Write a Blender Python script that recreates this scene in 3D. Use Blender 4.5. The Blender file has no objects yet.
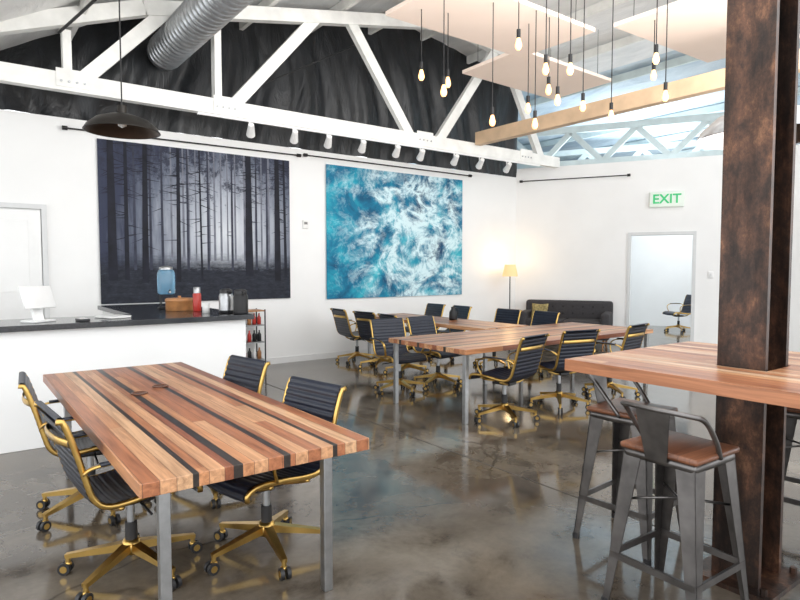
import bpy, math, random
from mathutils import Vector, Matrix
random.seed(7)
scene=bpy.context.scene
scene.view_settings.view_transform='Standard'
scene.view_settings.look='None'
R=math.radians
# ---------------------------------------------------------------- materials
def newmat(name):
    m=bpy.data.materials.new(name); m.use_nodes=True
    nt=m.node_tree; b=nt.nodes['Principled BSDF']
    return m,nt,b
def N(nt,t,**k):
    n=nt.nodes.new(t)
    for a,v in k.items(): setattr(n,a,v)
    return n
def ramp(nt,fac,stops,interp='LINEAR'):
    r=N(nt,'ShaderNodeValToRGB'); r.color_ramp.interpolation=interp
    e=r.color_ramp.elements
    while len(e)<len(stops): e.new(0.5)
    for i,(p,c) in enumerate(stops):
        e[i].position=p; e[i].color=(c[0],c[1],c[2],1)
    nt.links.new(fac,r.inputs[0]); return r.outputs[0]
def math_(nt,op,a,b=None,c=None):
    n=N(nt,'ShaderNodeMath',operation=op)
    for i,v in enumerate((a,b,c)):
        if v is None: continue
        if isinstance(v,(int,float)): n.inputs[i].default_value=v
        else: nt.links.new(v,n.inputs[i])
    return n.outputs[0]
def mixc(nt,f,a,b,bt='MIX'):
    n=N(nt,'ShaderNodeMix',data_type='RGBA',blend_type=bt)
    if isinstance(f,(int,float)): n.inputs[0].default_value=f
    else: nt.links.new(f,n.inputs[0])
    for i,v in ((6,a),(7,b)):
        if isinstance(v,tuple): n.inputs[i].default_value=(v[0],v[1],v[2],1)
        else: nt.links.new(v,n.inputs[i])
    return n.outputs[2]
def noise(nt,vec,scale,detail=4,rough=.55,dist=0):
    n=N(nt,'ShaderNodeTexNoise'); n.inputs['Scale'].default_value=scale
    n.inputs['Detail'].default_value=detail; n.inputs['Roughness'].default_value=rough
    n.inputs['Distortion'].default_value=dist
    if vec is not None: nt.links.new(vec,n.inputs['Vector'])
    return n.outputs['Fac']
def objco(nt,scale=(1,1,1),loc=(0,0,0)):
    t=N(nt,'ShaderNodeTexCoord'); m=N(nt,'ShaderNodeMapping')
    m.inputs['Scale'].default_value=scale; m.inputs['Location'].default_value=loc
    nt.links.new(t.outputs['Object'],m.inputs[0]); return m.outputs[0]
def bump(nt,b,h,st,dist=.01):
    n=N(nt,'ShaderNodeBump'); n.inputs['Strength'].default_value=st; n.inputs['Distance'].default_value=dist
    nt.links.new(h,n.inputs['Height']); nt.links.new(n.outputs[0],b.inputs['Normal'])
def simple(name,col,rough=.5,metal=0,var=.12,scale=8,bmp=0,emit=None,es=0,trans=0):
    m,nt,b=newmat(name)
    co=objco(nt); f=noise(nt,co,scale,3)
    c=ramp(nt,f,[(.3,tuple(x*(1-var) for x in col)),(.7,tuple(min(1,x*(1+var)) for x in col))])
    nt.links.new(c,b.inputs['Base Color'])
    b.inputs['Roughness'].default_value=rough; b.inputs['Metallic'].default_value=metal
    if bmp: bump(nt,b,f,bmp)
    if emit:
        b.inputs['Emission Color'].default_value=(*emit,1); b.inputs['Emission Strength'].default_value=es
    if trans: b.inputs['Transmission Weight'].default_value=trans
    return m
WHITE=simple('white_paint',(.87,.87,.86),.6,0,.02,1.5)
WHITE2=simple('white_gloss',(.82,.82,.81),.35,0,.02)
TRIM=simple('trim_paint',(.66,.67,.67),.5,0,.03)
BEAM=simple('beam_white_paint',(.80,.80,.77),.55,0,.10,4,.2)
BEAMB=simple('beam_bluish_light',(.58,.66,.66),.6,0,.1,4)  # bluish light on the beams past the right wall, put into their colour
BLACK=simple('black_metal',(.015,.015,.016),.4,.3)
RUBBER=simple('black_plastic',(.02,.02,.022),.45)
VINYL=simple('black_vinyl',(.009,.013,.026),.36,0,.2,20)
BRASS=simple('brass',(.60,.39,.12),.28,1,.10,12)
STEEL=simple('brushed_steel',(.42,.43,.44),.36,1,.12,20)
GUN=simple('gunmetal',(.15,.142,.138),.34,.9,.35,7)
GALV=simple('galvanised',(.50,.52,.54),.35,.85,.2,10)
CTOP=simple('dark_stone',(.025,.027,.031),.16,0,.4,60)
PEACH=simple('peach_panel',(.88,.73,.63),.85,0,.03,1)
SOFA=simple('grey_fabric',(.045,.042,.045),.9,0,.2,60,.3)
CUSH=simple('ochre_weave',(.30,.24,.10),.9,0,.5,25,.3)
RED=simple('red_enamel',(.45,.03,.02),.3)
BIRCH=simple('honey_wood',(.42,.19,.07),.45,0,.25,12)
PINE=simple('pine_beam',(.60,.43,.28),.6,0,.15,3,.2)
GLASSB=simple('blue_water_glass',(.25,.5,.7),.05,0,.1,3,trans=.6)
BULB=simple('bulb_glow',(1,.6,.3),.3,0,0,1,emit=(1,.50,.17),es=2.6)
SHADE=simple('lamp_shade_glow',(.7,.5,.28),.6,0,.02,1,emit=(1,.62,.24),es=.55)
PAPER=simple('paper',(.8,.8,.78),.7)
GREEN=simple('exit_green',(.02,.42,.14),.4,0,.02,1,emit=(.02,.6,.2),es=.25)
SIGNW=simple('sign_face',(.80,.88,.80),.4,0,.02,1)
DOME=simple('dome_dark',(.02,.017,.014),.4,.6)
DOMEI=simple('dome_inner_copper',(.06,.038,.025),.4,.5,.2)
J=simple('joint_fill',(.05,.043,.037),.6)

def wood(name,across,width=.075,dark=(),base=None,gloss=.32):
    m,nt,b=newmat(name)
    t=N(nt,'ShaderNodeTexCoord'); s=N(nt,'ShaderNodeSeparateXYZ'); nt.links.new(t.outputs['Object'],s.inputs[0])
    A=s.outputs[0] if across=='x' else s.outputs[1]
    L=s.outputs[1] if across=='x' else s.outputs[0]
    q=math_(nt,'DIVIDE',A,width); idx=math_(nt,'FLOOR',q); fr=math_(nt,'FRACT',q)
    w1=N(nt,'ShaderNodeTexWhiteNoise',noise_dimensions='1D'); nt.links.new(math_(nt,'ADD',idx,13.37),w1.inputs['W'])
    off=math_(nt,'MULTIPLY',w1.outputs['Value'],9.0)
    seg=math_(nt,'FLOOR',math_(nt,'ADD',math_(nt,'DIVIDE',L,2.4),off))
    w2=N(nt,'ShaderNodeTexWhiteNoise',noise_dimensions='2D')
    cb=N(nt,'ShaderNodeCombineXYZ'); nt.links.new(idx,cb.inputs[0]); nt.links.new(seg,cb.inputs[1])
    nt.links.new(cb.outputs[0],w2.inputs['Vector'])
    cols=base or [(0,(.38,.145,.065)),(.2,(.52,.24,.11)),(.4,(.27,.088,.04)),(.55,(.58,.31,.16)),(.72,(.41,.165,.072)),(.88,(.60,.36,.20))]
    c=ramp(nt,w2.outputs['Value'],cols,'CONSTANT')
    sc=(26,1.3,26) if across=='x' else (1.3,26,26)
    g=noise(nt,objco(nt,sc),1.6,5,.6,.6)
    gc=ramp(nt,g,[(.3,(.55,.5,.48)),(.65,(1.1,1.1,1.1))])
    c=mixc(nt,1.0,c,gc,'MULTIPLY')
    gap=math_(nt,'LESS_THAN',math_(nt,'ABSOLUTE',math_(nt,'SUBTRACT',fr,.5)),.485)
    c=mixc(nt,gap,(.06,.03,.02),c)
    for ctr,hw in dark:
        k=math_(nt,'LESS_THAN',math_(nt,'ABSOLUTE',math_(nt,'SUBTRACT',A,ctr)),hw)
        c=mixc(nt,k,c,mixc(nt,1.0,(.028,.020,.016),gc,'MULTIPLY'))
    nt.links.new(c,b.inputs['Base Color']); b.inputs['Roughness'].default_value=gloss
    bump(nt,b,g,.12,.004)
    return m
WOODX=wood('striped_wood_x','x',.062,[(-.30,.012),(-.13,.020),(.085,.016),(.32,.012)])
WOODY=wood('striped_wood_y','y',.068,[(-.33,.02),(.1,.02),(.42,.02)])
WOODX3=wood('striped_wood_x3','x',.068,[(-.2,.02)])
WOODX2=wood('striped_wood_hi','x',.06,[],[(0,(.41,.17,.08)),(.2,(.54,.28,.14)),(.4,(.30,.11,.052)),(.55,(.60,.36,.21)),(.72,(.46,.20,.095)),(.88,(.62,.41,.26))])
SEATW=wood('seat_wood','x',.05,[],[(0,(.13,.05,.025)),(.4,(.20,.08,.04)),(.7,(.09,.038,.02))],.35)

FLOOR,nt,b=newmat('polished_concrete')
co=objco(nt)
n1=noise(nt,co,.5,6,.6,.3); n2=noise(nt,co,2.6,10,.7,.35); n3=noise(nt,co,26,4,.6); n4=noise(nt,objco(nt,(1,1,1),(7,3,0)),1.1,8,.75,.2)
c1=ramp(nt,n1,[(.34,(.070,.056,.043)),(.5,(.120,.100,.078)),(.66,(.185,.16,.13))])
c2=ramp(nt,n2,[(.34,(.50,.46,.42)),(.47,(.92,.90,.87)),(.66,(1.18,1.17,1.14))])
c=mixc(nt,1.0,c1,c2,'MULTIPLY')
c=mixc(nt,.25,c,ramp(nt,n3,[(.3,(.6,.6,.6)),(.7,(1.2,1.2,1.2))]),'MULTIPLY')
c=mixc(nt,ramp(nt,n4,[(.60,(0,0,0)),(.74,(.5,.5,.5))]),c,(.030,.024,.019))
# hairline cracks
nv=N(nt,'ShaderNodeTexNoise'); nv.inputs['Scale'].default_value=1.5; nv.inputs['Detail'].default_value=5; nt.links.new(co,nv.inputs['Vector'])
mx=N(nt,'ShaderNodeMix',data_type='VECTOR'); mx.inputs[0].default_value=.22
nt.links.new(co,mx.inputs[4]); nt.links.new(nv.outputs['Color'],mx.inputs[5])
vo=N(nt,'ShaderNodeTexVoronoi',feature='DISTANCE_TO_EDGE'); vo.inputs['Scale'].default_value=.42; nt.links.new(mx.outputs[1],vo.inputs['Vector'])
c=mixc(nt,ramp(nt,vo.outputs['Distance'],[(.0,(.6,.6,.6)),(.004,(0,0,0))]),c,(.03,.025,.02))
nt.links.new(c,b.inputs['Base Color'])
rr=ramp(nt,n2,[(.3,(.06,.06,.06)),(.7,(.17,.17,.17))]); nt.links.new(rr,b.inputs['Roughness'])
b.inputs['Specular IOR Level'].default_value=.75
bump(nt,b,n2,.03,.01)
RUST,nt,b=newmat('rusted_steel')
co=objco(nt,(1,1,.6)); n1=noise(nt,co,4.5,10,.78,.15); n2=noise(nt,co,40,4); n5=noise(nt,objco(nt,(1,1,.12),(2,2,2)),7,6,.65)
c=ramp(nt,n1,[(.34,(.014,.012,.012)),(.46,(.042,.027,.021)),(.56,(.10,.052,.034)),(.67,(.26,.135,.075))])
c=mixc(nt,1.0,c,ramp(nt,n5,[(.35,(.35,.33,.33)),(.5,(.9,.87,.86)),(.68,(1.5,1.4,1.35))]),'MULTIPLY')
nt.links.new(c,b.inputs['Base Color']); b.inputs['Roughness'].default_value=.38; b.inputs['Metallic'].default_value=.5
bump(nt,b,n2,.35,.004)
FOIL,nt,b=newmat('roof_foil_insulation')
co=objco(nt,(1,.35,1)); n1=noise(nt,co,1.8,6,.6,.8)
c=ramp(nt,n1,[(.3,(.68,.69,.69)),(.6,(.86,.86,.85)),(.8,(.91,.90,.88))])
nt.links.new(c,b.inputs['Base Color']); b.inputs['Roughness'].default_value=.5
bump(nt,b,n1,.7,.08)
FOILB,nt,b=newmat('roof_foil_bluish_light')  # same foil with the annex's bluish light tinted into its colour
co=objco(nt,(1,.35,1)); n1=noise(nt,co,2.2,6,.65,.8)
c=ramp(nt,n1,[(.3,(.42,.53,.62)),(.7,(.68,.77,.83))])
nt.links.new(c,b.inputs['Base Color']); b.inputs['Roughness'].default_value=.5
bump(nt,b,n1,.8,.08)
ANX=simple('annex_bluish_light_tint',(.52,.66,.76),.7,0,.06,1)  # annex walls coloured for the bluish light in there
LINER,nt,b=newmat('black_sheeting')
co=objco(nt,(1.6,1,.5)); n1=noise(nt,co,2.5,6,.6,.6)
c=ramp(nt,n1,[(.35,(.008,.009,.010)),(.75,(.020,.022,.026))])
nt.links.new(c,b.inputs['Base Color']); b.inputs['Roughness'].default_value=.38
bump(nt,b,n1,.5,.1)
FOREST,nt,b=newmat('forest_print')
t=N(nt,'ShaderNodeTexCoord'); s=N(nt,'ShaderNodeSeparateXYZ'); nt.links.new(t.outputs['Object'],s.inputs[0])
X,Z=s.outputs[0],s.outputs[2]
dx=math_(nt,'DIVIDE',math_(nt,'SUBTRACT',X,1.75),1.6); dz=math_(nt,'DIVIDE',math_(nt,'SUBTRACT',Z,1.0),1.5)
rad=math_(nt,'SQRT',math_(nt,'ADD',math_(nt,'MULTIPLY',dx,dx),math_(nt,'MULTIPLY',dz,dz)))
nn=noise(nt,objco(nt,(3,1,.5)),3.5,6,.6)
rad=math_(nt,'ADD',rad,math_(nt,'MULTIPLY',math_(nt,'SUBTRACT',nn,.5),.6))
mist=ramp(nt,rad,[(.0,(.64,.67,.71)),(.35,(.41,.44,.50)),(.75,(.13,.15,.20)),(1.0,(.033,.04,.075))])
gn=noise(nt,objco(nt,(1,1,3)),7,8,.75,.2)
ground=ramp(nt,gn,[(.35,(.006,.007,.013)),(.6,(.022,.027,.042)),(.8,(.08,.09,.12))])
edge=math_(nt,'ADD',Z,math_(nt,'MULTIPLY',math_(nt,'SUBTRACT',gn,.5),.35))
gf=ramp(nt,edge,[(.46,(1,1,1)),(.72,(0,0,0))])
c=mixc(nt,gf,mist,ground); b.inputs['Roughness'].default_value=.8
fn=noise(nt,objco(nt,(1,1,.8),(4,0,4)),7,10,.8,.1)
fz=math_(nt,'ADD',fn,math_(nt,'MULTIPLY',math_(nt,'SUBTRACT',Z,1.6),.15))
ffo=ramp(nt,fz,[(.53,(0,0,0)),(.61,(.85,.85,.85))])
c2=mixc(nt,ffo,c,(.022,.026,.048)); nt.links.new(c2,b.inputs['Base Color'])
TR1=simple('print_trunk_near',(.008,.009,.018),.8,0,.5,6)
TR2=simple('print_trunk_mid',(.035,.039,.062),.8,0,.4,6)
TR3=simple('print_trunk_far',(.16,.17,.21),.8,0,.3,6)
OCEAN,nt,b=newmat('ocean_print')
co=objco(nt); big=noise(nt,objco(nt,(1,1,1),(3.1,0,1.4)),.8,3,.5,.8)
w1=noise(nt,objco(nt,(1,1,1.2)),1.35,14,.64,.7); w2=noise(nt,objco(nt,(1,1,1),(5,0,2)),3.4,12,.72,.6)
w3=noise(nt,objco(nt,(1,1,1),(2,0,9)),1.5,8,.6,.6)
ridge=math_(nt,'SUBTRACT',1,math_(nt,'MULTIPLY',math_(nt,'ABSOLUTE',math_(nt,'SUBTRACT',w1,.5)),11))
ridge2=math_(nt,'SUBTRACT',1,math_(nt,'MULTIPLY',math_(nt,'ABSOLUTE',math_(nt,'SUBTRACT',w2,.5)),9))
base=ramp(nt,w3,[(.34,(.0,.045,.12)),(.46,(.0,.15,.28)),(.57,(.01,.31,.44)),(.68,(.06,.52,.62))])
sx=N(nt,'ShaderNodeSeparateXYZ'); nt.links.new(co,sx.inputs[0])
px_=math_(nt,'DIVIDE',math_(nt,'SUBTRACT',sx.outputs[0],1.85),1.25); pz_=math_(nt,'DIVIDE',math_(nt,'SUBTRACT',sx.outputs[2],1.2),1.5)
pr=math_(nt,'SQRT',math_(nt,'ADD',math_(nt,'MULTIPLY',px_,px_),math_(nt,'MULTIPLY',pz_,pz_)))
k=math_(nt,'SUBTRACT',math_(nt,'MULTIPLY',big,1.3),math_(nt,'MULTIPLY',pr,.40))
f=math_(nt,'ADD',math_(nt,'MAXIMUM',math_(nt,'MULTIPLY',ridge,.40),-.30),math_(nt,'MAXIMUM',math_(nt,'MULTIPLY',ridge2,.34),-.3))
f=math_(nt,'ADD',f,math_(nt,'SUBTRACT',k,.30))
ff=ramp(nt,f,[(.22,(0,0,0)),(.50,(.25,.25,.25)),(.86,(.95,.95,.95))])
c=mixc(nt,ff,base,(.70,.89,.93)); nt.links.new(c,b.inputs['Base Color']); b.inputs['Roughness'].default_value=.75

# ---------------------------------------------------------------- mesh builder
class MB:
    def __init__(s): s.v=[];s.f=[];s.m=[];s.sm=[];s.mats=[]
    def mi(s,mat):
        if mat not in s.mats: s.mats.append(mat)
        return s.mats.index(mat)
    def add(s,vs,fs,mat,smooth=False):
        o=len(s.v); s.v+= [tuple(v) for v in vs]; i=s.mi(mat)
        for f in fs: s.f.append(tuple(o+a for a in f)); s.m.append(i); s.sm.append(smooth)
    def box(s,c,d,mat,rot=None,taper=1):
        x,y,z=(a/2 for a in d)
        vs=[Vector((sx*x*(taper if sz<0 else 1),sy*y*(taper if sz<0 else 1),sz*z)) for sz in(-1,1) for sy in(-1,1) for sx in(-1,1)]
        if rot is not None: vs=[rot@v for v in vs]
        vs=[v+Vector(c) for v in vs]
        s.add(vs,[(0,2,3,1),(4,5,7,6),(0,1,5,4),(2,6,7,3),(0,4,6,2),(1,3,7,5)],mat)
    def rbox(s,c,d,mat,r=.03,seg=3,rot=None):
        import bmesh
        bm=bmesh.new(); bmesh.ops.create_cube(bm,size=1)
        bmesh.ops.scale(bm,vec=Vector(d),verts=bm.verts)
        bmesh.ops.bevel(bm,geom=list(bm.edges),offset=r,segments=seg,profile=.6,affect='EDGES')
        if rot is not None: bmesh.ops.rotate(bm,cent=(0,0,0),matrix=rot,verts=bm.verts)
        bm.verts.index_update()
        s.add([v.co+Vector(c) for v in bm.verts],[tuple(v.index for v in f.verts) for f in bm.faces],mat,True)
        bm.free()
    def beam(s,p1,p2,w,h,mat,w2=None,h2=None,up=(0,0,1)):
        p1=Vector(p1);p2=Vector(p2);d=(p2-p1).normalized(); up=Vector(up)
        if abs(d.dot(up))>.99: up=Vector((0,1,0))
        a=d.cross(up).normalized(); u=a.cross(d).normalized()
        w2=w if w2 is None else w2; h2=h if h2 is None else h2
        vs=[]
        for p,ww,hh in((p1,w,h),(p2,w2,h2)):
            for i,j in((-1,-1),(1,-1),(1,1),(-1,1)): vs.append(p+a*i*ww/2+u*j*hh/2)
        s.add(vs,[(0,1,2,3),(7,6,5,4),(0,4,5,1),(1,5,6,2),(2,6,7,3),(3,7,4,0)],mat)
    def cyl(s,p1,p2,r,mat,r2=None,seg=14,smooth=True):
        r2=r if r2 is None else r2
        p1=Vector(p1);p2=Vector(p2);d=(p2-p1).normalized()
        a=d.orthogonal().normalized(); b=d.cross(a)
        vs=[];
        for p,rr in((p1,r),(p2,r2)):
            for i in range(seg):
                t=2*math.pi*i/seg; vs.append(p+a*rr*math.cos(t)+b*rr*math.sin(t))
        s.add(vs,[(i,(i+1)%seg,seg+(i+1)%seg,seg+i) for i in range(seg)],mat,smooth)
        s.add(vs[:seg],[tuple(range(seg))[::-1]],mat); s.add(vs[seg:],[tuple(range(seg))],mat)
    def tube(s,pts,r,mat,seg=8,flat=None):
        pts=[Vector(p) for p in pts]; vs=[]
        n=len(pts); prev=None
        for i,p in enumerate(pts):
            t=(pts[min(i+1,n-1)]-pts[max(i-1,0)]).normalized()
            if flat: a=Vector(flat[0]); a=(a-t*a.dot(t)).normalized(); ra,rb=flat[1],flat[2]
            else:
                a=t.orthogonal().normalized() if prev is None else (prev-t*prev.dot(t)).normalized(); ra=rb=r
            prev=a; b=t.cross(a)
            for k in range(seg):
                g=2*math.pi*k/seg+(math.pi/seg); vs.append(p+a*ra*math.cos(g)+b*rb*math.sin(g))
        fs=[(i*seg+k,i*seg+(k+1)%seg,(i+1)*seg+(k+1)%seg,(i+1)*seg+k) for i in range(n-1) for k in range(seg)]
        fs.append(tuple(range(seg))[::-1]); fs.append(tuple((n-1)*seg+k for k in range(seg)))
        s.add(vs,fs,mat,True)
    def lathe(s,c,prof,mat,seg=28,smooth=True,axis=None):
        vs=[];c=Vector(c);n=len(prof)
        for r,z in prof:
            for k in range(seg):
                g=2*math.pi*k/seg; v=Vector((r*math.cos(g),r*math.sin(g),z))
                if axis is not None: v=axis@v
                vs.append(c+v)
        s.add(vs,[(i*seg+k,i*seg+(k+1)%seg,(i+1)*seg+(k+1)%seg,(i+1)*seg+k) for i in range(n-1) for k in range(seg)],mat,smooth)
    def quad(s,a,b,c,d,mat): s.add([a,b,c,d],[(0,1,2,3)],mat)
    def scale(s,k): s.v=[(a*k,b_*k,c_*k) for a,b_,c_ in s.v]
    def mesh(s,name):
        me=bpy.data.meshes.new(name); me.from_pydata(s.v,[],s.f)
        for m in s.mats: me.materials.append(m)
        me.polygons.foreach_set('material_index',s.m); me.polygons.foreach_set('use_smooth',s.sm)
        me.update(); return me
    def obj(s,name,loc=(0,0,0),rz=0,bevel=0):
        o=bpy.data.objects.new(name,s.mesh(name)); scene.collection.objects.link(o)
        o.location=loc; o.rotation_euler=(0,0,rz)
        if bevel:
            mo=o.modifiers.new('bevel','BEVEL'); mo.width=bevel; mo.segments=2; mo.limit_method='ANGLE'
        return o
def inst(o,name,loc,rz):
    n=bpy.data.objects.new(name,o.data); scene.collection.objects.link(n); n.location=loc; n.rotation_euler=(0,0,rz)
    for mo in o.modifiers:
        m2=n.modifiers.new(mo.name,mo.type); m2.width=mo.width; m2.segments=mo.segments; m2.limit_method=mo.limit_method
    return n
def catmull(P,n=8):
    P=[Vector(p) for p in P]; Q=[P[0]*2-P[1]]+P+[P[-1]*2-P[-2]]; out=[]
    for i in range(1,len(Q)-2):
        for k in range(n):
            t=k/n; a,b_,c_,d=Q[i-1],Q[i],Q[i+1],Q[i+2]
            out.append(.5*((2*b_)+(c_-a)*t+(2*a-5*b_+4*c_-d)*t*t+(3*b_-a-3*c_+d)*t**3))
    out.append(P[-1]); return out
def boxobj(name,lo,hi,mat,bevel=0):
    m=MB(); c=[(a+b)/2 for a,b in zip(lo,hi)]; d=[b-a for a,b in zip(lo,hi)]
    m.box((0,0,0),d,mat); return m.obj(name,c,0,bevel)

# ---------------------------------------------------------------- room shell
YW=8.95; WX=9.85
E0=Vector((WX,YW,0)); ED=Vector((1.93,-3.53,0)).normalized(); EN=Vector((ED.y,-ED.x,0))
if EN.x>0: EN=-EN
EANG=math.atan2(ED.y,ED.x)
def ep(sv,off=0,z=0): return E0+ED*sv+EN*off+Vector((0,0,z))
def roofz(x):
    if x<2: return 5.0-.55*(2-x) if x>0 else 3.9+.1*x
    if x<7: return 5.0+.20*(x-2)
    return 6.0-.16*(x-7)
boxobj('floor',(-4,-5,-.1),(20,15,0),FLOOR)
boxobj('wall_back',(-4,YW,0),(WX+.05,YW+.15,3.5),WHITE)
m=MB(); NX=260; NZ=18
xs=[-2+ i*(WX+2)/NX for i in range(NX+1)]
vs=[]
for x in xs:
    for j in range(NZ+1):
        z0_=3.5; u_=j/NZ; z=z0_+(roofz(x)-z0_)*u_
        sw=x+ .25*math.sin(u_*3+x*.7)
        fold=.055*math.sin(sw*5.3)+.035*math.sin(sw*11.7+1.3)+.02*math.sin(sw*23+u_*4)
        bulge=-.16*math.sin(math.pi*u_)*(.6+.4*math.sin(x*1.2))
        vs.append((x,YW+.02+fold*(.35+.65*math.sin(math.pi*min(1,u_+.15)))+bulge,z))
m.add(vs,[(i*(NZ+1)+j,(i+1)*(NZ+1)+j,(i+1)*(NZ+1)+j+1,i*(NZ+1)+j+1) for i in range(NX) for j in range(NZ)],LINER,True)
m.obj('wall_upper_black_sheeting')
m=MB(); HE=3.68; s0,s1,dh=2.34,3.46,2.2
def eseg(a,b,z0,z1,mat,off=-.075,th=.15):
    m.box(ep((a+b)/2,off,(z0+z1)/2),(b-a,th,z1-z0),mat,Matrix.Rotation(EANG,3,'Z'))
eseg(0,s0,0,HE,WHITE); eseg(s1,4.05,0,HE,WHITE); eseg(s0,s1,dh,HE,WHITE)
m.obj('wall_right')
m=MB()
eseg(s0-.06,s0,0,dh,TRIM,.012,.024); eseg(s1,s1+.06,0,dh,TRIM,.012,.024); eseg(s0-.06,s1+.06,dh,dh+.06,TRIM,.012,.024)
m.obj('trim_1')
P=ep(4.05)
boxobj('wall_side',(P.x,-1,0),(P.x+.15,P.y,HE),WHITE)
boxobj('wall_annex_side',(WX+.05,YW+.2,0),(WX+.2,13.8,5.4),ANX)
boxobj('wall_annex_end',(17.5,-1,0),(17.7,13.8,4.2),ANX)
boxobj('wall_annex_back',(WX,13.8,0),(17.6,14,5.4),ANX)
m=MB(); m.box((0,0,0),(4.4,.12,2.45),WHITE,Matrix.Rotation(EANG,3,'Z')); m.obj('wall_annex_partition',ep(2.6,-4.6,1.225))
m=MB()
def roofpart(x0,x1,y0,y1,mat):
    n=12
    for i in range(n):
        a=x0+(x1-x0)*i/n; b_=x0+(x1-x0)*(i+1)/n
        m.quad((a,y0,roofz(a)),(a,y1,roofz(a)),(b_,y1,roofz(b_)),(b_,y0,roofz(b_)),mat)
roofpart(-4,0,3.2,YW+.2,FOIL); roofpart(0,2,3.2,YW+.2,FOIL); roofpart(2,7,3.2,YW+.2,FOIL); roofpart(7,10.5,3.2,YW+.2,FOIL); roofpart(10.5,17.6,3.2,14,FOILB); roofpart(WX,10.5,YW+.2,14,FOILB)
m.obj('ceiling')
m=MB()
for i in range(18):
    x=-3.4+i*1.18; y1=YW if x<WX else 13.8
    if x>17: continue
    z=roofz(x)-.09; m.beam((x,-1,z),(x,y1,z),.06,.14,BEAM if x<10 else BEAMB)
m.obj('ceiling_rafters')
m=MB(); m.box((.5,YW-.022,1.14),(.90,.036,2.28),WHITE2); m.box((.5,YW-.043,1.7),(.62,.006,.9),WHITE); m.cyl((.86,YW-.04,1.05),(.86,YW-.10,1.05),.022,STEEL); m.obj('door_1',bevel=.003)
m=MB()
m.box((.99,YW-.027,1.15),(.06,.05,2.30),TRIM); m.box((.01,YW-.027,1.15),(.06,.05,2.30),TRIM); m.box((.5,YW-.027,2.33),(1.04,.05,.06),TRIM)
m.obj('trim_2')
boxobj('baseboard_back',(2.6,YW-.02,0),(WX-.02,YW,.1),WHITE2)
m=MB(); eseg(.02,s0-.1,0,.1,WHITE2,.01,.02); m.obj('baseboard_right')
m=MB()
m.box((3.35,3.5,.001),(.010,10.8,.002),J); m.box((8.3,3.5,.001),(.010,10.8,.002),J); m.obj('floor_joints')

# ---------------------------------------------------------------- trusses
m=MB(); TY=7.9; ZB=3.67
m.beam((-4,TY,ZB),(9.9,TY,ZB),.12,.2,BEAM)
m.beam((-.5,TY,roofz(-.5)-.05),(2,TY,roofz(2)-.28),.12,.18,BEAM)
m.beam((2,TY,roofz(2)-.28),(7,TY,roofz(7)-.28),.12,.18,BEAM)
m.beam((7,TY,roofz(7)-.28),(10.2,TY,roofz(10.2)-.28),.12,.18,BEAM)
web=[(1.25,2.3),(3.07,4.4),(6.15,4.95),(6.7,8.1),(9.4,8.3)]
for a,b_ in web: m.beam((a,TY,ZB),(b_,TY,roofz(b_)-.28),.09,.16,BEAM)
for x in(1.15,2.9,): m.beam((x,TY,ZB),(x,TY,roofz(x)-.28),.09,.13,BEAM)
for x in(1.2,3.0,6.4,8.9):
    m.box((x,TY-.066,ZB+.04),(.34,.012,.2),BEAM)
    for q in(-.12,-.04,.04,.12): m.cyl((x+q,TY-.07,ZB),(x+q,TY-.085,ZB),.014,STEEL,seg=6)
m.obj('roof_truss')
m=MB(); m.beam((7.6,7.82,3.84),(7.6,-1,3.84),.14,.22,PINE); m.obj('pine_cross_beam')
for q,off in enumerate((-.9,-3.6)):
    m=MB()
    m.beam(ep(-1.0,off,3.85),ep(4.5,off,3.85),.1,.16,BEAMB)
    for k in range(4):
        a=-1+k*1.35; top=ep(a+.65,off); zz=4.55
        m.beam(ep(a,off,3.9),Vector((top.x,top.y,zz)),.08,.12,BEAMB); m.beam(ep(a+1.3,off,3.9),Vector((top.x,top.y,zz)),.08,.12,BEAMB)
    m.beam(ep(-1.0,off,4.6),ep(4.5,off,4.6),.1,.14,BEAMB)
    m.obj('annex_truss')
m=MB(); prof=[]; L=6.2; n=int(L/.11)
for i in range(n):
    z=i*.11; prof+=[(.225,z),(.225,z+.09),(.237,z+.096),(.237,z+.105)]
m.lathe((0,0,0),prof,GALV,28,True,Matrix.Rotation(R(90),3,'X'))
o=m.obj('spiral_air_duct',(2.46,8.7,4.50))
def rod(name,a,b_):
    m=MB(); a=Vector(a); b_=Vector(b_); d=(b_-a).normalized()
    m.cyl(a,b_,.011,BLACK,seg=8)
    for p,s_ in((a,-1),(b_,1)):
        m.cyl(p,p+d*s_*.06,.028,BLACK,seg=10)
    return m.obj(name)
rod('curtain_rod',(1.28,YW-.06,3.36),(4.58,YW-.06,3.38))
rod('curtain_rod',(4.76,YW-.06,3.40),(8.4,YW-.06,3.40))
rod('curtain_rod',ep(.15,.06,3.40),ep(2.25,.06,3.40))
m=MB(); m.tube(catmull([(1.05,7.7,4.15),(1.3,6.8,4.3),(1.55,5.8,4.5),(1.8,4.6,4.6)],6),.016,BLACK,6)
m.tube(catmull([(3.0,8.3,3.8),(3.6,8.3,4.15),(4.6,8.2,4.7),(5.3,8.2,5.1)],6),.012,BLACK,6); m.obj('service_cables')

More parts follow.
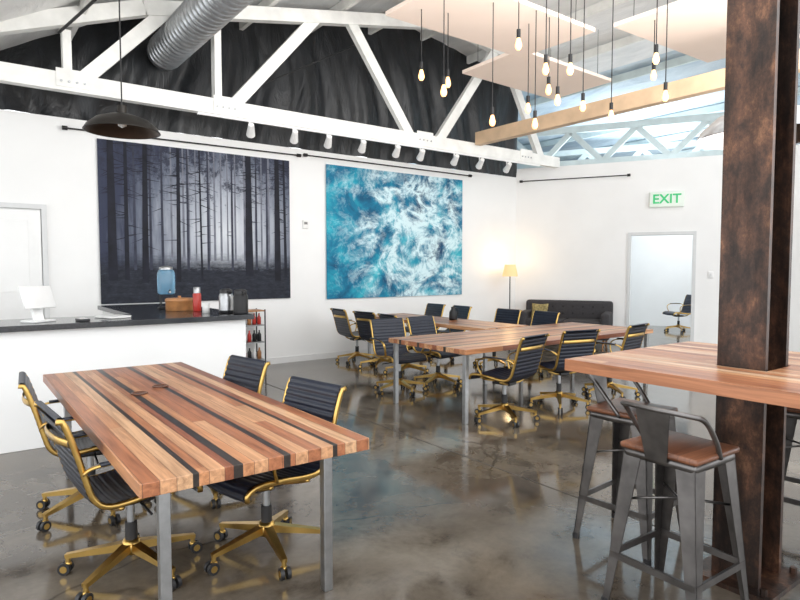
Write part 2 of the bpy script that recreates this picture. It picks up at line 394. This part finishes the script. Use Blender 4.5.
# ---------------------------------------------------------------- posters
m=MB(); W,H=2.82,2.22
m.quad((0,0,0),(W,0,0),(W,0,H),(0,0,H),FOREST)
random.seed(11)
def trunk(x,w,mat,off,z0,lean=0,br=16,blen=.3):
    xt=x+lean
    m.quad((x-w/2,off,z0),(x+w/2,off,z0),(xt+w*.32,off,H-.004),(xt-w*.32,off,H-.004),mat)
    for i in range(br):
        z=z0+.35+(H-z0-.4)*random.random()**.6; sgn=random.choice((-1,1)); l=blen*(.3+.7*random.random())
        x0=x+lean*(z-z0)/(H-z0); z=min(z,H-.03); z2=max(.05,min(H-.01,z-l*random.uniform(-.25,.45))); x2=min(W-.005,max(.005,x0+sgn*l))
        off2=off-.0002*i/max(br,1)
        m.add([(x0,off2,z),(x0,off2,z+.014),(x2,off2,z2)],[(0,1,2)],mat)
for x in [.95,1.12,1.3,1.5,1.58,1.78,1.9,2.05,2.14,2.33,1.2,1.68,2.45]: trunk(x,.022+.015*random.random(),TR3,-.003,.6,0,3,.12)
for x in [.45,.66,1.18,1.48,1.85,2.24,2.42,.82]: trunk(x,.038,TR2,-.005,.46,.0,9,.18)
for x,w in [(.16,.12),(.34,.06),(.58,.09),(1.04,.065),(1.38,.03),(2.12,.13),(2.60,.11),(2.74,.05)]: trunk(x,w,TR1,-.007,.27+.1*random.random(),random.uniform(-.03,.03),22,.3)
m.obj('forest_wall_print',(1.63,YW-.03,1.06))
m=MB(); m.quad((0,0,0),(3.12,0,0),(3.12,0,2.28),(0,0,2.28),OCEAN); m.obj('ocean_wall_print',(5.13,YW-.03,1.02))
# ---------------------------------------------------------------- chair
def chair_mesh():
    m=MB()
    prof=[(.255,.395),(.25,.43),(.19,.452),(.06,.445),(-.08,.428),(-.165,.432),(-.215,.475),(-.243,.56),(-.275,.68),(-.31,.79),(-.33,.835),(-.352,.838)]
    C=catmull([(0,y,z) for y,z in prof],10)
    Ls=[0]
    for i in range(1,len(C)): Ls.append(Ls[-1]+(C[i]-C[i-1]).length)
    tot=Ls[-1]; NR=24; SP=6; nn_=NR*SP; pts=[]; j=0
    for i in range(nn_+1):
        d=tot*i/nn_
        while j<len(Ls)-2 and Ls[j+1]<d: j+=1
        t=(d-Ls[j])/(Ls[j+1]-Ls[j]); pts.append(C[j].lerp(C[j+1],t))
    xs_=[-.215,-.12,0,.12,.215]
    for side in(1,-1):
        vs=[]
        for i,p in enumerate(pts):
            tt=(pts[min(i+1,nn_)]-pts[max(i-1,0)]).normalized(); nrm=Vector((0,tt.z,-tt.y))
            h=.008+.007*abs(math.sin(math.pi*i/SP))**.6
            for x in xs_:
                sag=-.012*math.cos(x/.215*math.pi/2)
                q=p+nrm*(side*h); vs.append((x,q.y,q.z+ (sag if p.z<.47 else 0)))
        k=5; fs=[]
        for i in range(nn_):
            for a in range(4):
                f=(i*k+a,i*k+a+1,(i+1)*k+a+1,(i+1)*k+a); fs.append(f if side>0 else f[::-1])
        m.add(vs,fs,VINYL,True)
    for sx in(-1,1):
        m.tube([(sx*.225,p.y,p.z) for p in pts[::4]],.0,BRASS,8,((1,0,0),.010,.014))
        arm=catmull([(sx*.24,-.255,.60),(sx*.272,-.22,.630),(sx*.277,-.10,.635),(sx*.277,.04,.630),(sx*.272,.12,.595),(sx*.26,.13,.53),(sx*.24,.10,.455)],6)
        m.tube(arm,0,BRASS,8,((1,0,0),.013,.007))
        m.tube([(sx*.277,-.2,.639),(sx*.277,-.1,.643),(sx*.277,.05,.639)],0,VINYL,8,((1,0,0),.019,.009))
    for y,z in((.12,.425),(-.10,.405)):
        m.tube(catmull([(-.225,y,z+.005),(-.12,y,z-.03),(0,y*.5,z-.045),(.12,y,z-.03),(.225,y,z+.005)],5),.011,BRASS,8)
    m.tube(catmull([(-.225,-.29,.73),(-.1,-.33,.735),(.1,-.33,.735),(.225,-.29,.73)],5),0,BRASS,8,((0,0,1),.018,.006))
    m.rbox((0,0,.365),(.12,.2,.035),RUBBER,.01,2)
    m.cyl((.06,.02,.365),(.24,.02,.355),.006,RUBBER,seg=8)
    m.cyl((0,0,.20),(0,0,.36),.019,STEEL); m.cyl((0,0,.13),(0,0,.25),.028,RUBBER)
    m.lathe((0,0,0),[(0,.095),(.038,.095),(.046,.12),(.046,.14),(.036,.165),(0,.165)],BRASS,18)
    for k in range(5):
        a=2*math.pi*k/5+.3; d=Vector((math.cos(a),math.sin(a),0)); t=Vector((-d.y,d.x,0))
        m.beam(d*.03+Vector((0,0,.13)),d*.31+Vector((0,0,.087)),.048,.04,BRASS,.026,.02)
        e=d*.30; m.cyl(e+Vector((0,0,.055)),e+Vector((0,0,.092)),.012,BRASS,seg=8)
        w=e+d*.012
        for sg in(-1,1):
            m.cyl(w+t*sg*.007+Vector((0,0,.029)),w+t*sg*.025+Vector((0,0,.029)),.029,RUBBER,seg=14)
            m.cyl(w+t*sg*.025+Vector((0,0,.029)),w+t*sg*.027+Vector((0,0,.029)),.017,BRASS,seg=10)
        m.rbox(tuple(e+Vector((0,0,.05))),(.03,.03,.02),BRASS,.006,1)
    m.scale(1.05)
    return m
chairs=[(.70,3.22,4),(.68,4.20,-5),(1.34,3.00,190),(1.38,4.08,190),
 (4.50,4.22,100),(5.42,4.26,78),(6.38,4.26,97),
 (4.47,5.97,262),(5.13,6.0,275),
 (5.34,8.3,-4),(5.32,7.58,6),(5.30,6.88,-5),
 (6.78,8.4,180),(6.76,7.7,176),(6.80,6.6,184),(6.85,5.92,178),
 (14.2,7.6,150)]
cm=chair_mesh(); first=None
for x,y,fdeg in chairs:
    rz=R(fdeg-90)
    if first is None: first=cm.obj('office_chair',(x,y,0),rz)
    else: inst(first,'office_chair',(x,y,0),rz)

# ---------------------------------------------------------------- tables
def table(name,x0,x1,y0,y1,mat,zt=.76,th=.055,ix=.06,iy=.06,leg=.05):
    m=MB(); w=x1-x0; d=y1-y0
    m.box((0,0,zt-th/2),(w,d,th),mat)
    for sx in(-1,1):
        for sy in(-1,1):
            m.box((sx*(w/2-ix),sy*(d/2-iy),(zt-th)/2),(leg*.9,leg*.9,zt-th),STEEL)
            m.box((sx*(w/2-ix),sy*(d/2-iy),zt-th-.004),(leg*2,leg*2,.008),STEEL)
    return m.obj(name,((x0+x1)/2,(y0+y1)/2,0),0,.003)
table('striped_wood_table',.53,1.54,2.29,5.13,WOODX,.76,.055,.13,.18)
table('striped_wood_table',4.0,7.35,4.27,5.55,WOODY,.75,.05)
table('striped_wood_table',5.62,6.45,5.62,8.5,WOODX3,.75,.05)
for i,(x,y) in enumerate(((.93,3.97),(1.10,4.13))):
    m=MB(); m.lathe((0,0,0),[(0,0),(.05,0),(.052,.004),(.05,.008),(.042,.008),(.04,.005),(0,.005)],SEATW,24); m.obj('coaster',(x,y,.76))
PX,PY=3.16,1.31; cw,cd=.22,.26
m=MB(); zt=1.07; th=.06; x0,x1,y0,y1=2.59,3.87,-.9,2.0
cx,cy=(x0+x1)/2,(y0+y1)/2; hx,hy=cd/2+.01,cw/2+.01
def tb(a,b_,c_,d): m.box(((a+b_)/2-cx,(c_+d)/2-cy,zt-th/2),(b_-a,d-c_,th),WOODX2)
tb(x0,PX-hx,y0,y1); tb(PX+hx,x1,y0,y1); tb(PX-hx,PX+hx,PY+hy,y1); tb(PX-hx,PX+hx,y0,PY-hy)
for y in (-.6,PY-.25,PY+.25): m.box((0,y-cy,zt-th-.0225),(x1-x0-.5,.06,.045),BLACK)
for x in(x0+.15,x1-.15): m.box((x-cx,-.75-cy,(zt-th)/2),(.06,.06,zt-th),STEEL)
m.obj('striped_bar_table',(cx,cy,0))
m=MB(); HC=5
t=.028
m.box((-cd/2+t/2,0,HC/2),(t,cw,HC),RUST); m.box((cd/2-t/2,0,HC/2),(t,cw,HC),RUST); m.box((0,0,HC/2),(cd-2*t,.02,HC),RUST)
m.box((0,0,.0125),(cd+.16,cw+.16,.025),RUST)
for sx in(-1,1):
    for sy in(-1,1): m.cyl((sx*.17,sy*.15,.025),(sx*.17,sy*.15,.055),.016,RUST,seg=6,smooth=False)
m.obj('rusted_steel_column',(PX,PY,0))
# ---------------------------------------------------------------- stools
def stool():
    m=MB(); zs=.74
    m.rbox((0,0,zs+.012),(.36,.36,.028),SEATW,.012,2)
    m.rbox((0,0,zs-.02),(.34,.34,.045),GUN,.02,2)
    for sx in(-1,1):
        for sy in(-1,1):
            a=Vector((sx*.135,sy*.135,zs-.02)); b_=Vector((sx*.225,sy*.225,0))
            for ax in(0,1):
                w0,w1=.085,.03
                dirv=Vector((-sx,0,0)) if ax==0 else Vector((0,-sy,0)); nv=Vector((0,sy,0)) if ax==0 else Vector((sx,0,0))
                off=Vector((sx*.03,sy*.03,0))
                A=a+off; B=b_
                q=[A,A+dirv*w0,B+dirv*w1,B]; q2=[p-nv*.006 for p in q]
                m.add(q+q2,[(0,1,2,3),(7,6,5,4),(0,4,5,1),(1,5,6,2),(2,6,7,3),(3,7,4,0)],GUN)
            m.cyl(b_+Vector((-sx*.012,-sy*.012,0)),b_+Vector((-sx*.012,-sy*.012,.03)),.02,RUBBER,seg=10)
    r=.20; z=.24
    c=[(-r,-r,z),(r,-r,z),(r,r,z),(-r,r,z)]
    for i in range(4):
        m.beam(c[i],c[(i+1)%4],.012,.03,GUN)
    z=.50; r=.165
    m.tube([(-r,-r,z),(0,0,z+.02),(r,r,z)],.006,GUN); m.tube([(-r,r,z),(0,0,z+.02),(r,-r,z)],.006,GUN)
    bk=catmull([(-.175,.02,zs),(-.188,-.05,zs+.09),(-.185,-.13,zs+.18),(-.15,-.19,zs+.205),(0,-.215,zs+.21),(.15,-.19,zs+.205),(.185,-.13,zs+.18),(.188,-.05,zs+.09),(.175,.02,zs)],6)
    m.tube(bk,.0115,GUN,10)
    vs=[];n=8
    for i in range(n+1):
        t_=i/n; zz=zs-.02+t_*.23; y=-.175-.04*t_; w=.05+.03*t_
        vs+= [(-w,y,zz),(w,y,zz)]
    m.add(vs,[(2*i,2*i+1,2*i+3,2*i+2) for i in range(n)],GUN,True)
    m.add([(a,b_-.004,c_) for a,b_,c_ in vs],[(2*i+2,2*i+3,2*i+1,2*i) for i in range(n)],GUN,True)
    return m
so=stool().obj('metal_bar_stool',(3.07,1.90,0),R(184))
inst(so,'metal_bar_stool',(2.59,1.37,0),R(-92))
inst(so,'metal_bar_stool',(3.95,1.33,0),R(95))

# ---------------------------------------------------------------- counter
m=MB()
m.box((-.8,6.27,.51),(6.5,.66,1.02),WHITE); m.box((2.0,7.5,.51),(.9,1.8,1.02),WHITE)
m.box((-.78,6.27,1.045),(6.6,.78,.05),CTOP); m.box((2.0,7.55,1.045),(1.0,1.8,.05),CTOP)
m.obj('service_counter',bevel=.004)
m=MB(); rt=Matrix.Rotation(R(-20),3,'X')
m.rbox((0,0,.22),(.31,.02,.21),WHITE2,.008,2,rt); m.box((0,.02,.09),(.09,.03,.17),WHITE2,rt); m.rbox((0,0,.01),(.22,.17,.02),WHITE2,.006,2)
m.obj('tablet_register',(.62,6.2,1.07),R(35))
m=MB(); m.rbox((0,0,.012),(.08,.15,.022),RUBBER,.006,2); m.box((0,.01,.024),(.065,.10,.002),PAPER); m.obj('card_reader',(.95,6.05,1.07),R(10))
m=MB(); m.rbox((0,0,.01),(.21,.28,.012),PAPER,.003,1); m.box((.01,0,.02),(.2,.27,.006),WHITE2); m.obj('paper_stack',(1.25,6.3,1.068),R(20))
m=MB()
m.lathe((0,0,0),[(0,.0),(.10,.0),(.10,.02),(.012,.02)],BLACK,20)
for k in range(4):
    a=k*math.pi/2+.4; m.cyl((.09*math.cos(a),.09*math.sin(a),0),(.09*math.cos(a),.09*math.sin(a),.17),.006,BLACK,seg=6)
m.lathe((0,0,0),[(0,.17),(.09,.17),(.10,.19),(.102,.40),(.09,.45),(.07,.465)],GLASSB,24)
m.lathe((0,0,0),[(.075,.46),(.078,.49),(.03,.505),(0,.51)],STEEL,24); m.cyl((0,-.10,.20),(0,-.15,.20),.012,STEEL); m.cyl((0,-.14,.20),(0,-.14,.23),.008,BLACK)
m.obj('water_dispenser',(2.05,7.35,1.07))
m=MB(); m.lathe((0,0,0),[(0,0),(.145,0),(.15,.01),(.15,.10),(.155,.105),(.155,.13),(.14,.14),(0,.14)],BIRCH,28); m.cyl((0,0,.14),(0,0,.165),.018,BIRCH); m.obj('round_bread_box',(2.08,6.95,1.07))
m=MB(); m.lathe((0,0,0),[(0,0),(.042,0),(.045,.01),(.045,.19),(.035,.205)],RED,20); m.lathe((0,0,0),[(.037,.202),(.037,.265),(.03,.27),(0,.27)],STEEL,20); m.obj('red_thermos',(2.19,6.68,1.07))
def airpot(name,loc,body):
    m=MB(); m.lathe((0,0,0),[(0,0),(.072,0),(.078,.01),(.078,.03)],RUBBER,24); m.lathe((0,0,0),[(.076,.03),(.076,.18),(.062,.215)],body,24)
    m.lathe((0,0,0),[(.066,.21),(.066,.245),(.04,.26),(0,.262)],RUBBER,24); m.beam((0,-.05,.235),(0,-.12,.215),.03,.025,RUBBER)
    m.tube(catmull([(0,.06,.2),(0,.115,.17),(0,.115,.08),(0,.075,.05)],5),.009,RUBBER); m.obj(name,loc)
airpot('coffee_airpot',(2.36,6.25,1.07),STEEL); airpot('coffee_airpot',(2.43,6.02,1.07),BLACK)
m=MB(); m.lathe((0,0,0),[(0,0),(.04,0),(.036,.1),(0,.1)],PAPER,16); m.obj('paper_cup_stack',(2.2,6.42,1.07))
m=MB()
for sx in(-1,1):
    for sy in(-1,1): m.cyl((sx*.17,sy*.16,0),(sx*.17,sy*.16,.92),.011,BLACK,seg=8)
for z in(.15,.42,.68,.90):
    m.box((0,0,z),(.35,.33,.018),BIRCH if z>.8 else STEEL)
for z in(.159,.429,.689):
    for k in range(4):
        x=-.12+.08*k; mt=random.choice((RED,PAPER,BIRCH,BLACK)); m.lathe((x,-.05,z),[(0,0),(.03,0),(.03,.10),(.012,.14),(.012,.17),(0,.17)],mt,12)
m.obj('bottle_rack',(3.66,8.7,0))
m=MB(); m.lathe((0,0,0),[(0,0),(.06,0),(.065,.02),(.06,.12),(.03,.17),(.035,.20),(0,.205)],BLACK,20); m.tube(catmull([(.03,0,.18),(.09,0,.16),(.095,0,.08),(.06,0,.04)],5),.007,BLACK); m.obj('black_carafe',(6.2,6.9,.7505))

# ---------------------------------------------------------------- sofa & lamp
m=MB(); SW=1.75
m.rbox((0,0,.28),(SW,.85,.24),SOFA,.05,3)
m.rbox((-.41,-.04,.45),(.80,.72,.14),SOFA,.05,3); m.rbox((.41,-.04,.45),(.80,.72,.14),SOFA,.05,3)
m.rbox((0,.36,.62),(SW,.2,.52),SOFA,.07,3)
for sx in(-1,1): m.rbox((sx*(SW/2-.08),0,.47),(.16,.85,.42),SOFA,.06,3)
for i in range(8):
    for j in range(2): m.lathe((-.70+i*.2,.255,.62+j*.14),[(0,.012),(.012,.008),(.018,0)],BLACK,10,True,Matrix.Rotation(R(90),3,'X'))
for sx in(-1,1):
    for sy in(-1,1): m.cyl((sx*(SW/2-.12),sy*.33,0),(sx*(SW/2-.1),sy*.3,.18),.015,BIRCH,.025)
sc_=ep(1.16,.50); m.obj('tufted_sofa',(sc_.x,sc_.y,0),EANG)
# plump cushion leaning on the sofa back
m=MB(); RC=Matrix.Rotation(R(-20),3,'X'); vs=[]; n=12
for side in(1,-1):
    for i in range(n+1):
        for j in range(n+1):
            u=i/n*2-1; v=j/n*2-1; h=.065*((1-u**4)*(1-v**4))**.5
            pin=1-.10*(1-abs(u))*abs(v)**3; pin2=1-.10*(1-abs(v))*abs(u)**3
            vs.append(RC@Vector((u*.17*pin2,-side*h,v*.16*pin)))
fs=[]
for s_ in(0,1):
    o_=s_*(n+1)**2
    for i in range(n):
        for j in range(n):
            f=(o_+i*(n+1)+j,o_+(i+1)*(n+1)+j,o_+(i+1)*(n+1)+j+1,o_+i*(n+1)+j+1); fs.append(f if s_==0 else f[::-1])
m.add(vs,fs,CUSH,True)
pc=ep(.66,.62); m.obj('throw_cushion',(pc.x,pc.y,.675),EANG)
m=MB(); m.lathe((0,0,0),[(0,0),(.14,0),(.14,.015),(.02,.03)],BLACK,24); m.cyl((0,0,.02),(0,0,1.42),.011,BLACK,seg=8)
m.lathe((0,0,0),[(.16,1.38),(.11,1.62)],SHADE,28); m.obj('floor_lamp',(9.25,8.55,0))
pl=bpy.data.lights.new('floor_lamp_bulb','POINT'); pl.energy=9; pl.color=(1,.68,.34); pl.shadow_soft_size=.08
po=bpy.data.objects.new('floor_lamp_bulb',pl); po.location=(9.25,8.55,1.70); scene.collection.objects.link(po)

# ---------------------------------------------------------------- sign, switches
m=MB()
m.rbox((0,0,0),(.62,.06,.30),SIGNW,.012,2)
o=m.obj('exit_sign',ep(2.98,.04,2.89),EANG)
tc=bpy.data.curves.new('exit_text','FONT'); tc.body='EXIT'; tc.size=.25; tc.extrude=.004; tc.align_x='CENTER'; tc.align_y='CENTER'; tc.offset=.005
to=bpy.data.objects.new('letters',tc); scene.collection.objects.link(to); tc.materials.append(GREEN)
to.parent=o; to.location=(0,-.034,0); to.rotation_euler=(R(90),0,0)
m=MB(); m.rbox((0,0,0),(.09,.02,.13),WHITE2,.006,2); m.box((0,-.012,0),(.03,.01,.05),TRIM); m.obj('light_switch',ep(3.78,.01,1.42),EANG)
m=MB(); m.rbox((0,0,0),(.10,.03,.14),PAPER,.008,2); m.box((0,-.016,.02),(.06,.006,.04),GUN); m.obj('thermostat',(4.74,YW-.02,2.27))

# ---------------------------------------------------------------- panels and lights
PAN=[]
def panel(name,c,sx,sy,tilt):
    m=MB(); m.box((0,0,0),(sx,sy,.05),PEACH)
    for a in(-1,1):
        for b_ in(-1,1): m.cyl((a*sx*.4,b_*sy*.4,.02),(a*sx*.4,b_*sy*.4,.8),.004,BLACK,seg=6)
    o=m.obj(name,c); o.rotation_euler=(R(tilt[0]),R(tilt[1]),0); PAN.append((c,sx,sy))
panel('acoustic_panel',(5.5,5.4,4.6),2.4,1.25,(1,0)); panel('acoustic_panel',(7.65,6.5,4.62),2.2,1.2,(-1,1)); panel('acoustic_panel',(8.0,3.95,4.62),2.4,1.25,(1,-1))
m=MB()
bulbs=[(421,78,7.2),(447,85,7.3),(443,93,6.6),(491,122,7.0),(516,48,6.5),(526,110,7.6),(533,125,7.2),(543,72,6.6),(546,92,7.4),(555,102,7.0),(567,72,6.4),(580,108,7.3),(608,117,7.4),(651,62,6.8),(649,78,7.5),(661,98,7.0)]
for px,py,d in bulbs:
    l=(px-400)/600*d; x=.6*d+.8*l; y=.8*d-.6*l; z=1.55+(268-py)*d/600
    top=roofz(x)-.05
    for c,sx_,sy_ in PAN:
        if abs(x-c[0])<sx_/2+.03 and abs(y-c[1])<sy_/2+.03: top=4.575
    m.cyl((x,y,z+.13),(x,y,top),.006,BLACK,seg=6)
    m.cyl((x,y,z+.05),(x,y,z+.14),.022,BLACK,seg=10)
    m.lathe((x,y,z),[(0,-.075),(.02,-.07),(.034,-.045),(.036,-.02),(.026,.02),(.016,.055)],BULB,12)
m.obj('edison_bulb_pendants')
def dome(name,loc,rad,h,out,inn,ztop):
    m=MB(); pr=[(.04,h),(rad*.35,h*.93),(rad*.7,h*.66),(rad*.93,h*.25),(rad,0)]
    m.lathe((0,0,0),pr,out,36); m.lathe((0,0,0),[(r*.985,z-.006) for r,z in pr],inn,36)
    m.lathe((0,0,0),[(rad,0),(rad*1.02,-.008),(rad*.985,-.008)],out,36)
    m.cyl((0,0,h-.02),(0,0,h+.07),.04,out); m.cyl((0,0,h+.06),(0,0,ztop-loc[2]),.006,BLACK,seg=6)
    m.lathe((0,0,h*.45),[(0,-.04),(.035,-.02),(.04,.02),(.02,.06)],BULB if out is GALV else PAPER,12)
    m.obj(name,loc)
dome('dome_pendant_lamp',(1.22,5.58,2.72),.30,.14,DOME,DOMEI,roofz(1.24))
dome('galvanised_pendant_lamp',(5.95,2.45,2.74),.54,.28,GALV,GUN,3.9)
m=MB(); m.beam((2.6,7.78,3.53),(9.2,7.78,3.53),.035,.03,WHITE2)
for x in(3.3,3.95,4.5,5.1,5.75,6.25,7.0,7.6,8.3):
    m.cyl((x,7.78,3.53),(x,7.78,3.42),.012,WHITE2,seg=6); m.cyl((x-.02,7.68,3.46),(x+.04,7.84,3.36),.038,WHITE2,.060,seg=16)
    m.cyl((x+.0401,7.8403,3.3598),(x+.043,7.849,3.3545),.055,BLACK,seg=16)
m.obj('track_spotlights')

# ---------------------------------------------------------------- light
w=bpy.data.worlds.new('World'); scene.world=w; w.use_nodes=True
bg=w.node_tree.nodes['Background']; bg.inputs[0].default_value=(.96,.98,1,1); bg.inputs[1].default_value=2.6
def area(name,loc,rot,sx,sy,e,col=(1,1,1)):
    l=bpy.data.lights.new(name,'AREA'); l.shape='RECTANGLE'; l.size=sx; l.size_y=sy; l.energy=e; l.color=col
    o=bpy.data.objects.new(name,l); o.location=loc; o.rotation_euler=rot; scene.collection.objects.link(o)
area('added_roof_fill',(4,2.2,3.0),(R(180-25),0,0),6,2,400,(1,.98,.95))  # added fill out of view, aimed up to brighten the roof; no real fixture
area('added_annex_roof_fill',tuple(ep(2.5,-2.4,3.3)),(R(180),0,0),3,3,180,(.88,.95,1))  # added unseen fill brightening the annex roof above the right wall
area('added_annex_fill',tuple(ep(2.9,-2.6,3.25)),(0,0,0),3,2,65,(1,1,1))  # added unseen fill brightening the annex behind the doorway
cd_=bpy.data.cameras.new('cam'); cd_.lens=27; cd_.sensor_width=36; cam=bpy.data.objects.new('camera',cd_); scene.collection.objects.link(cam)
cam.location=(0,0,1.55); cam.rotation_euler=(R(90-3.05),0,R(-36.87)); cd_.clip_start=.05
scene.camera=cam
